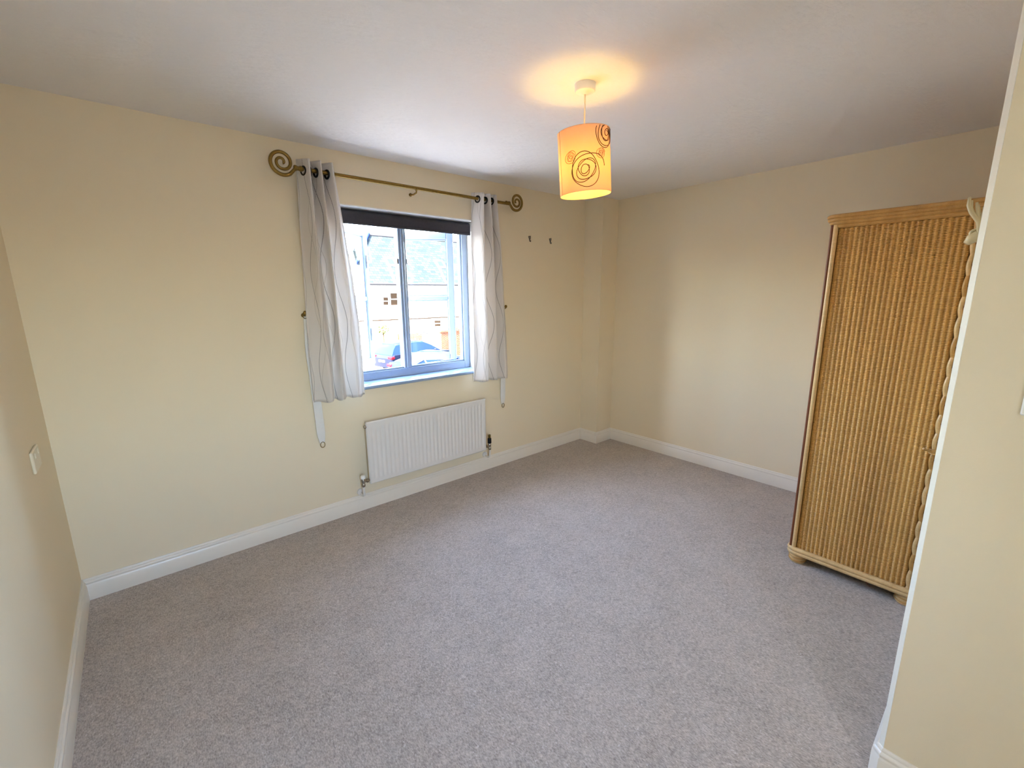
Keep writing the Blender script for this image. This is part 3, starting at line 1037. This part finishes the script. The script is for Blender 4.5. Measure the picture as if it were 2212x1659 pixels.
sw = WY1 - WY0 - 0.075
side = make('side_panel', weave(23, sw, 0.088, 1.832, 0.0070, lambda s, o, z: (WX + 0.004 - o, WY1 - 0.030 - s, z), 6, 11), M['wicker'], wd, 180)
tag(side, 'honey brown woven cane side', kind='stuff')
for i in range(23):
    y = WY1 - 0.030 - sw * (i + 0.5) / 23
    make('stake', MB().tube([(WX + 0.0085, y, 0.085), (WX + 0.0085, y, 1.835)], 0.0040, 6), M['wickback'], wd, 60)
# two doors on the front, facing the window
dw = (WXE - WX - 0.06) / 2
for i in range(2):
    x0 = WX + 0.03 + i * dw
    d = make('door', weave(18, dw - 0.03, 0.12, 1.80, 0.0105, lambda s, o, z: (x0 + 0.015 + s, WY1 - 0.008 + o, z), 4, 20 + i), M['wicker'], wd, 180)
    tag(d, kind='stuff')
    fr = MB()
    for xx in (x0 + 0.008, x0 + dw - 0.008):
        fr.tube([(xx, WY1 - 0.004, 0.10), (xx, WY1 - 0.004, 1.82)], 0.009, 8)
    for zz in (0.108, 1.812):
        fr.tube([(x0 + 0.008, WY1 - 0.004, zz), (x0 + dw - 0.008, WY1 - 0.004, zz)], 0.009, 8)
    make('door_frame', fr, M['cane'], d, 60)
    hx = x0 + dw - 0.03 if i == 0 else x0 + 0.03
    make('door_handle', MB().ball((hx, WY1 + 0.016, 0.95), 0.014), M['canelite'], d, 90)
# corner poles
make('corner_pole', MB().tube([(WX - 0.001, WY1 - 0.018, 0.080), (WX - 0.001, WY1 - 0.018, 1.842)], 0.0105, 12), M['canelite'], wd, 60)
make('edge_cane', MB().tube([(WX + 0.004, WY1 - 0.002, 0.080), (WX + 0.004, WY1 - 0.002, 1.842)], 0.0075, 10), M['canered'], wd, 60)
make('corner_pole', MB().tube([(WXE - 0.01, WY1 - 0.006, 0.080), (WXE - 0.01, WY1 - 0.006, 1.842)], 0.0105, 12), M['canelite'], wd, 60)
# plaited band at the back edge of the side
for k in range(3):
    pts = []
    for i in range(221):
        z = 0.085 + 1.755 * i / 220
        a = 2 * pi * z / 0.26 + 2 * pi * k / 3
        pts.append((WX + 0.002 + 0.003 * math.cos(2 * a), WY0 + 0.024 + 0.0125 * math.sin(a), z))
    make('plaited_strand', MB().tube(pts, 0.0085, 8), M['cane' if k == 1 else 'canelite'], wd, 60)
bd = MB()
for k in range(4):
    z = 0.792 + k * 0.006
    bd.tube([(WX + 0.001 + 0.0145 * math.cos(a), WY0 + 0.024 + 0.025 * math.sin(a), z) for a in [2 * pi * q / 20 for q in range(20)]], 0.0034, 6, closed=True)
bd.tube([(WX - 0.010, WY0 + 0.042, 0.802), (WX - 0.012, WY0 + 0.062, 0.806), (WX - 0.022, WY0 + 0.068, 0.812)], 0.005, 8)
make('cane_binding', bd, M['cane'], wd, 60)
# cornice: stacked canes running round sides and front with rounded corners


def ring(off, z, cr=0.045):
    x0, x1, y0, y1 = WX - off, WXE + off * 0.3, WY0 - off * 0.2, WY1 + off
    P = [(x0, y0, z)]
    c = cr
    for q in range(9):
        a = pi - pi / 2 * q / 8
        P.append((x0 + c + c * math.cos(a), y1 - c + c * math.sin(a), z))
    for q in range(9):
        a = pi / 2 - pi / 2 * q / 8
        P.append((x1 - c + c * math.cos(a), y1 - c + c * math.sin(a), z))
    P.append((x1, y0, z))
    return P


for off, z, r in ((0.002, 1.836, 0.011), (0.008, 1.852, 0.011), (0.016, 1.866, 0.011), (0.020, 1.880, 0.010)):
    make('cornice_cane', MB().tube(ring(off, z), r, 10), M['cane'], wd, 60)
make('top_board', MB().box(WX - 0.008, WXE, WY0, WY1 + 0.006, 1.862, 1.888, 0.006), M['cane'], wd)
for off, z, r in ((0.006, 0.086, 0.0135), (0.005, 0.066, 0.0135)):
    make('base_cane', MB().tube(ring(off, z, 0.03), r, 10), M['canelite'], wd, 60)
for fx in (WX + 0.036, WXE - 0.036):
    for fy in (WY0 + 0.036, WY1 - 0.034):
        ft = make('foot', MB().lathe([(0.034, 0.0), (0.040, 0.008), (0.041, 0.03), (0.041, 0.075), (0.037, 0.085)], (fx, fy, 0), 'z', 20), M['canelite'], wd, 50)
        rg = MB()
        for zz in (0.018, 0.036, 0.054, 0.072):
            rg.tube([(fx + 0.0415 * math.cos(a), fy + 0.0415 * math.sin(a), zz) for a in [2 * pi * q / 24 for q in range(24)]], 0.0035, 6, closed=True)
        make('cane_wrap', rg, M['cane'], ft, 60)
make('loose_cane_end', MB().tube([(WX - 0.008, 0.345, 0.060), (WX - 0.012, 0.33, 0.045), (WX - 0.014, 0.318, 0.040)], 0.0016, 6), M['canered'], wd, 60)

# ------------------------------------------------------------------ stag antler hook on the hidden side of the projecting wall
AX, AZ = 1.90, 1.67
st = thing('antler_hook', (AX, YP, AZ - 0.03), 'cream antler-shaped wall hook beside the wardrobe top', 'hook')
make('wall_disc', MB().lathe([(0.030, YP + 0.0006), (0.030, YP + 0.006), (0.024, YP + 0.010)], (AX, 0, AZ), 'y', 20), M['antler'], st, 40)
make('head', MB().tube([(AX, YP + 0.006, AZ + 0.002), (AX, YP + 0.02, AZ + 0.006), (AX - 0.004, YP + 0.032, AZ - 0.002), (AX - 0.008, YP + 0.040, AZ - 0.014)], [0.020, 0.019, 0.014, 0.008], 12), M['antler'], st, 90)
make('ring', MB().tube([(AX - 0.004, YP + 0.017 + 0.019 * math.cos(a), AZ + 0.014 + 0.012 * math.sin(a)) for a in [2 * pi * q / 22 for q in range(22)]], 0.004, 8, closed=True), M['antler'], st, 60)
for sx in (-1, 1):
    an = MB()
    bx = AX + sx * 0.012
    an.tube([(bx, YP + 0.016, AZ + 0.016), (bx + sx * 0.010, YP + 0.022, AZ + 0.044), (bx + sx * 0.018, YP + 0.040, AZ + 0.070), (bx + sx * 0.022, YP + 0.048, AZ + 0.090), (bx + sx * 0.020, YP + 0.049, AZ + 0.112)], [0.007, 0.0062, 0.0056, 0.005, 0.0035], 8)
    an.tube([(bx + sx * 0.010, YP + 0.022, AZ + 0.044), (bx + sx * 0.013, YP + 0.028, AZ + 0.070), (bx + sx * 0.014, YP + 0.033, AZ + 0.097)], [0.0055, 0.0045, 0.003], 8)
    an.tube([(bx + sx * 0.008, YP + 0.020, AZ + 0.040), (bx + sx * 0.011, YP + 0.016, AZ + 0.064), (bx + sx * 0.012, YP + 0.016, AZ + 0.083)], [0.0055, 0.0045, 0.003], 8)
    make('antler', an, M['antler'], st, 90)

# unseen eaves added above the window, outside, to shade the open sashes
struct('trim_3', MB().box(XL - 2.0, XR + 2.0, D + T + 0.001, D + T + 0.42, H + 0.16, H + 0.34).box(XL - 2.0, XR + 2.0, -1.0, D + T, H + 0.16, H + 0.30), M['upvc'], 'boarded eaves added above the bedroom window to shade its sashes', 'eaves')

# ------------------------------------------------------------------ small wall fittings
for x, lab in ((2.758, 'small black picture hook on the wall, nearer the curtain'), (3.016, 'small black picture hook on the wall, nearer the pillar')):
    t = thing('picture_hook', (x, D, 1.968), lab, 'hook', 'picture hooks right of the window')
    make('hook_plate', MB().tube([(x - 0.011, D - 0.004, 2.012), (x + 0.011, D - 0.004, 2.012), (x + 0.004, D - 0.004, 1.990), (x - 0.004, D - 0.004, 1.990)], 0.0032, 8, closed=True), M['greypaint'], t, 60)
    make('hook_bend', MB().tube([(x, D - 0.004, 1.992), (x, D - 0.005, 1.972), (x, D - 0.014, 1.968), (x, D - 0.018, 1.978)], 0.0034, 8), M['greypaint'], t, 60)
    make('nail', MB().tube([(x, D - 0.014, 2.018), (x, D - 0.0005, 2.006)], 0.0016, 6), M['greypaint'], t, 60)
t = thing('wall_plate', (XL, 2.50, 0.85), 'cream plastic double wall plate low on the left wall', 'socket')
make('plate', MB().box(XL + 0.0003, XL + 0.010, 2.425, 2.572, 0.850, 0.936, 0.003), M['almond'], t)
for y in (2.462, 2.535):
    make('rocker', MB().box(XL + 0.0095, XL + 0.014, y - 0.008, y + 0.008, 0.905, 0.925, 0.002), M['almond'], t)
t = thing('light_switch', (XF, -0.068, 1.222), 'white plastic light switch on the projecting wall', 'light switch')
make('plate', MB().box(XF - 0.010, XF - 0.0003, -0.112, -0.026, 1.224, 1.310, 0.003), M['white'], t)
make('rocker', MB().box(XF - 0.014, XF - 0.0095, -0.080, -0.058, 1.252, 1.282, 0.002), M['white'], t)

# ------------------------------------------------------------------ outside: street, house opposite, cars
GZ = -2.75
struct('ground', MB().box(-80, 110, -90, 130, GZ - 0.3, GZ), M['asphalt'], 'sunlit pale tarmac street outside the window', 'road')
FY = 33.0
hs = thing('terraced_house', (20, FY, GZ), 'white rendered house with grey slate roof across the street', 'house')
make('wall', MB().box(12.6, 48, FY, FY + 8, GZ, 2.45), M['render'], hs)
def quad(pts, uvs):
    m = MB().add(pts, [(0, 1, 2, 3)])
    m.uv = uvs
    return m
RZT, RYT = 6.45, FY + 4.0
sl_len = math.hypot(RYT - FY + 0.35, RZT - 2.38)
def roof_slab(y0, z0, y1, z1, xl0, xl1, x1):
    m = MB()
    th = 0.12
    vs = [(xl0, y0, z0), (x1, y0, z0), (x1, y1, z1), (xl1, y1, z1)]
    m.add(vs + [(a, b, c - th) for a, b, c in vs], [(0, 1, 2, 3), (7, 6, 5, 4), (0, 4, 5, 1), (1, 5, 6, 2), (2, 6, 7, 3), (3, 7, 4, 0)])
    m.uv = [(a, (b - y0) / (y1 - y0) * sl_len) for a, b, c in vs] * 2
    return m
make('roof_slope', roof_slab(FY - 0.35, 2.38, RYT, RZT, 12.5, 16.2, 48.4), M['slate'], hs)
make('roof_slope', roof_slab(FY + 8.35, 2.38, RYT, RZT, 12.5, 16.2, 48.4), M['slate'], hs)
make('gutter', MB().tube([(12.5, FY - 0.40, 2.36), (48.4, FY - 0.40, 2.36)], 0.06, 8), M['greypaint'], hs, 60)
make('hip_board', MB().tube([(12.5, FY - 0.42, 2.42), (16.25, RYT - 0.05, 6.58)], 0.11, 8), M['bluepaint'], hs, 60)
make('finial', MB().tube([(16.25, RYT - 0.05, 6.5), (16.25, RYT - 0.05, 6.95)], 0.05, 8), M['render'], hs, 60)
make('ridge', MB().tube([(16.2, RYT, RZT + 0.02), (48.4, RYT, RZT + 0.02)], 0.10, 8), M['greypaint'], hs, 60)
make('storey_band', MB().box(12.55, 48, FY - 0.06, FY, -0.46, -0.36), M['brownpaint'], hs)
for x in (16.85, 21.55, 27.5, 34.0):
    yy, zz = FY + 1.55, 2.38 + 4.07 * (1.9 / 4.35)
    sy, sz = 4.35 / sl_len, 4.07 / sl_len
    def rf(s, o, u):
        return (x + s, FY - 0.35 + sy * u - sz * o, 2.38 + sz * u + sy * o)
    f = MB().box(-0.42, 0.42, 0.0, 0.10, 2.05, 3.05).xf(lambda p: rf(p.x, p.y, p.z))
    sk = make('skylight', f, M['white'], hs)
    make('pane', MB().box(-0.27, 0.27, 0.10, 0.125, 2.2, 2.85).xf(lambda p: rf(p.x, p.y, p.z)), M['skylight'], sk)
    make('flashing', MB().box(-0.40, -0.20, 0.0, 0.02, 0.1, 2.05).xf(lambda p: rf(p.x - 0.3 * (2.05 - p.z) / 2, p.y, p.z)), M['white'], hs)
for x, z, wdt, hgt in ((16.25, 1.20, 0.66, 0.95), (15.5, 1.05, 0.40, 0.60), (20.1, -0.9, 0.6, 0.5), (26.0, 1.0, 1.2, 1.2), (26.0, -1.6, 1.4, 1.3)):
    wf = make('window', MB().box(x - wdt / 2 - 0.08, x + wdt / 2 + 0.08, FY - 0.05, FY, z - hgt / 2 - 0.08, z + hgt / 2 + 0.08), M['white'], hs)
    for a in (0, 1):
        make('pane', MB().box(x - wdt / 2, x + wdt / 2, FY - 0.07, FY - 0.045, z - hgt / 2 + a * (hgt / 2 + 0.03), z - 0.03 + a * (hgt / 2 + 0.03)), M['brownpaint'], wf)
make('downpipe', MB().tube([(22.4, FY - 0.1, 2.2), (22.4, FY - 0.1, GZ)], 0.055, 8), M['greypaint'], hs, 60)

g = thing('garden_wall', (18.5, 26.2, GZ), 'low red brick garden wall behind the parked cars', 'garden wall')
m = MB().box(16.1, 22, 26, 26.25, GZ, -1.02)
m.uv = [(p.x + p.y, p.z) for p in m.v]
make('brickwork', m, M['brick'], g)
m = MB().box(16.04, 22.06, 25.94, 26.31, -1.02, -0.92)
m.uv = [(p.x + p.y, p.z) for p in m.v]
make('coping', m, M['brick'], g)
fe = thing('picket_fence', (14.9, 28, GZ), 'weathered timber fence panel beside the brick wall', 'fence')
for i in range(16):
    make('picket', MB().box(13.9 + i * 0.115, 13.995 + i * 0.115, 28, 28.025, GZ, -1.1 - 0.03 * (i % 3), 0.004), M['fence'], fe)
make('fence_rail', MB().box(13.85, 15.8, 28.025, 28.07, -1.45, -1.37), M['fence'], fe)
pp = thing('street_post', (14.75, 26.0, GZ), 'dark signpost with short cross arms between the cars and fence', 'post')
make('post', MB().tube([(14.75, 26, GZ), (14.75, 26, -0.78)], 0.05, 8), M['greypaint'], pp, 60)
make('cross_arm', MB().tube([(14.45, 26, -1.06), (14.75, 26, -0.88), (15.05, 26, -1.04)], 0.04, 8), M['greypaint'], pp, 60)
for x, y, z, r, lab in ((14.0, 30.5, -0.95, 0.42, 'small yellow-green shrub at the front of the white house'), (18.6, 28.0, -0.95, 0.55, 'round green shrub behind the brick garden wall')):
    t = thing('shrub', (x, y, GZ), lab, 'shrub')
    rr = random.Random(int(x))
    lv = MB()
    for i in range(160):
        a, b, c = rr.gauss(0, 1), rr.gauss(0, 1), rr.gauss(0, 1)
        ln = math.sqrt(a * a + b * b + c * c)
        k = r * rr.uniform(0.6, 1.0) / ln
        pc = Vector((x + a * k, y + b * k, z + c * k * 0.9))
        u1 = Vector((rr.gauss(0, 1), rr.gauss(0, 1), rr.gauss(0, 1))).normalized() * 0.09
        u2 = u1.orthogonal().normalized() * 0.05
        lv.add([pc - u1, pc + u2, pc + u1, pc - u2], [(0, 1, 2, 3)])
    tag(make('leaves', lv, M['leaf'], t), kind='stuff')
    make('stem', MB().tube([(x, y, GZ), (x, y, z)], 0.05, 6), M['fence'], t, 60)


def car(loc, rz, L, Wd, body, roof, belt, paint, label, name, trim=True):
    """body: (x,z) lower outline; roof: (x,z) roofline from rear to front; local x forward"""
    e = thing(name, (0, 0, 0), label, 'car')
    ORG[e.name] = Vector((0, 0, 0))
    n = len(body)
    cx = sum(p[0] for p in body) / n
    cz = sum(p[1] for p in body) / n
    st = [(-Wd / 2, 0.955), (-Wd / 2 + 0.05, 0.985), (-Wd / 2 + 0.16, 1.0), (Wd / 2 - 0.16, 1.0), (Wd / 2 - 0.05, 0.985), (Wd / 2, 0.955)]
    m = MB()
    vs = [(cx + (x - cx) * s, y, cz + (z - cz) * s) for y, s in st for x, z in body]
    fs = []
    for i in range(len(st) - 1):
        for k in range(n):
            l = (k + 1) % n
            fs.append((i * n + k, i * n + l, (i + 1) * n + l, (i + 1) * n + k))
    fs += [tuple(range(n)), tuple((len(st) - 1) * n + k for k in range(n))]
    make('body', m.add(vs, fs), paint, e, 35)
    # glasshouse: loft along the roofline
    m = MB()
    r = len(roof)
    hmax = max(z for _, z in roof) - belt
    vs, fs = [], []
    for x, z in roof:
        k = (z - belt) / hmax
        wb2, wt = Wd / 2 - 0.06, Wd / 2 - 0.06 - 0.20 * k
        vs += [(x, -wb2, belt - 0.03), (x, -wt, z - 0.05 * k), (x, -wt + 0.12, z), (x, wt - 0.12, z), (x, wt, z - 0.05 * k), (x, wb2, belt - 0.03)]
    for i in range(r - 1):
        for k in range(5):
            fs.append((i * 6 + k, i * 6 + k + 1, i * 6 + 7 + k, i * 6 + 6 + k))
    fs += [tuple(range(6)), tuple((r - 1) * 6 + k for k in range(6))]
    make('glasshouse', m.add(vs, fs), M['carglass'], e, 40)
    # roof skin
    m = MB()
    top = [(x, z) for x, z in roof if z - belt > hmax * 0.80]
    vs, fs = [], []
    for x, z in top:
        wt = Wd / 2 - 0.06 - 0.20 * (z - belt) / hmax
        vs += [(x, -wt - 0.005, z - 0.075), (x, -wt + 0.10, z + 0.012), (x, wt - 0.10, z + 0.012), (x, wt + 0.005, z - 0.075)]
    for i in range(len(top) - 1):
        for k in range(3):
            fs.append((i * 4 + k, i * 4 + k + 1, i * 4 + 5 + k, i * 4 + 4 + k))
    rf = make('roof', m.add(vs, fs), paint, e, 40)
    sd = rf.modifiers.new('thickness', 'SOLIDIFY')
    sd.thickness = 0.02
    if trim:
        for s in (-1, 1):
            tr = []
            for x, z in roof:
                k = (z - belt) / hmax
                tr.append((x, s * (Wd / 2 - 0.045 - 0.20 * k * 0.92), max(belt - 0.01, z - 0.09 * k)))
            make('window_trim', MB().tube(tr + [(roof[-1][0], s * (Wd / 2 - 0.05), belt)] , 0.014, 6), M['steel'], e, 60)
            make('belt_trim', MB().tube([(roof[0][0], s * (Wd / 2 - 0.045), belt), (roof[-1][0], s * (Wd / 2 - 0.045), belt)], 0.012, 6), M['steel'], e, 60)
            xm = (roof[0][0] + roof[-1][0]) / 2
            make('door_pillar', MB().tube([(xm, s * (Wd / 2 - 0.05), belt), (xm - 0.05, s * (Wd / 2 - 0.225), belt + hmax * 0.9)], 0.03, 6), paint, e, 60)
    for x in (-L * 0.30, L * 0.31):
        for s in (-1, 1):
            y = s * (Wd / 2 - 0.10)
            wl = make('wheel', MB().lathe([(0.20, -0.10), (0.30, -0.11), (0.33, -0.07), (0.33, 0.07), (0.30, 0.11), (0.20, 0.10)], (x, y, 0.33), 'y', 20), M['tyre'], e, 40)
            make('hub', MB().lathe([(0.02, -0.115), (0.2, -0.11), (0.2, 0.11), (0.02, 0.115)], (x, y, 0.33), 'y', 12), M['steel'], wl, 40)
            make('wheel_arch', MB().tube([(x + 0.38 * math.cos(a), s * (Wd / 2 - 0.02), 0.33 + 0.38 * math.sin(a)) for a in [pi * q / 12 for q in range(13)]], 0.03, 6), M['tyre'], e, 60)
    for s in (-1, 1):
        make('tail_lamp', MB().box(-L / 2 - 0.012, -L / 2 + 0.22, s * (Wd / 2 - 0.17) - 0.19, s * (Wd / 2 - 0.17) + 0.19, belt - 0.22, belt - 0.07, 0.03), M['redlamp'], e)
        make('head_lamp', MB().box(L / 2 - 0.25, L / 2 + 0.0, s * (Wd / 2 - 0.2) - 0.16, s * (Wd / 2 - 0.2) + 0.16, belt - 0.32, belt - 0.2, 0.03), M['white'], e)
        make('door_mirror', MB().ball((L * 0.17, s * (Wd / 2 + 0.06), belt + 0.06), 0.10, 10, 6, (0.7, 1, 0.7)), paint, e, 90)
    make('number_plate', MB().box(-L / 2 - 0.015, -L / 2 + 0.02, -0.26, 0.26, belt - 0.42, belt - 0.31), M['white'], e)
    e.location = loc
    e.rotation_euler = (0, 0, rz)
    return e


coupe_body = [(-2.25, 0.45), (-2.20, 0.28), (-1.0, 0.22), (1.2, 0.22), (2.15, 0.26), (2.28, 0.40), (2.24, 0.62), (1.95, 0.76), (1.0, 0.90), (0.2, 0.93), (-1.0, 0.95), (-1.75, 0.97), (-2.20, 0.93), (-2.28, 0.70)]
coupe_roof = [(-1.85, 0.95), (-1.45, 1.09), (-1.0, 1.25), (-0.5, 1.36), (0.0, 1.38), (0.4, 1.33), (0.8, 1.18), (1.15, 1.00), (1.30, 0.93)]
suv_body = [(-2.25, 0.55), (-2.20, 0.32), (-1.0, 0.27), (1.2, 0.27), (2.15, 0.32), (2.28, 0.50), (2.26, 0.78), (2.10, 0.92), (1.1, 1.02), (0.0, 1.04), (-1.2, 1.06), (-2.15, 1.06), (-2.28, 0.85)]
suv_roof = [(-2.18, 1.05), (-2.00, 1.36), (-1.80, 1.58), (-1.2, 1.65), (-0.3, 1.67), (0.2, 1.62), (0.7, 1.40), (1.10, 1.14), (1.25, 1.03)]
car((12.0, 20.2, GZ), math.radians(8), 4.56, 1.80, coupe_body, coupe_roof, 0.94, M['carblue'], 'dark navy coupe parked nearest the window', 'parked_car')
car((12.6, 23.4, GZ), math.radians(10), 4.56, 1.85, suv_body, suv_roof, 1.05, M['carblack'], 'dark estate car parked behind the navy coupe', 'parked_car', trim=False)
car((17.6, 20.9, GZ), math.radians(20), 4.56, 1.85, suv_body, suv_roof, 1.05, M['carsilver'], 'silver car with red tail lamps partly hidden at right of the window', 'parked_car', trim=False)
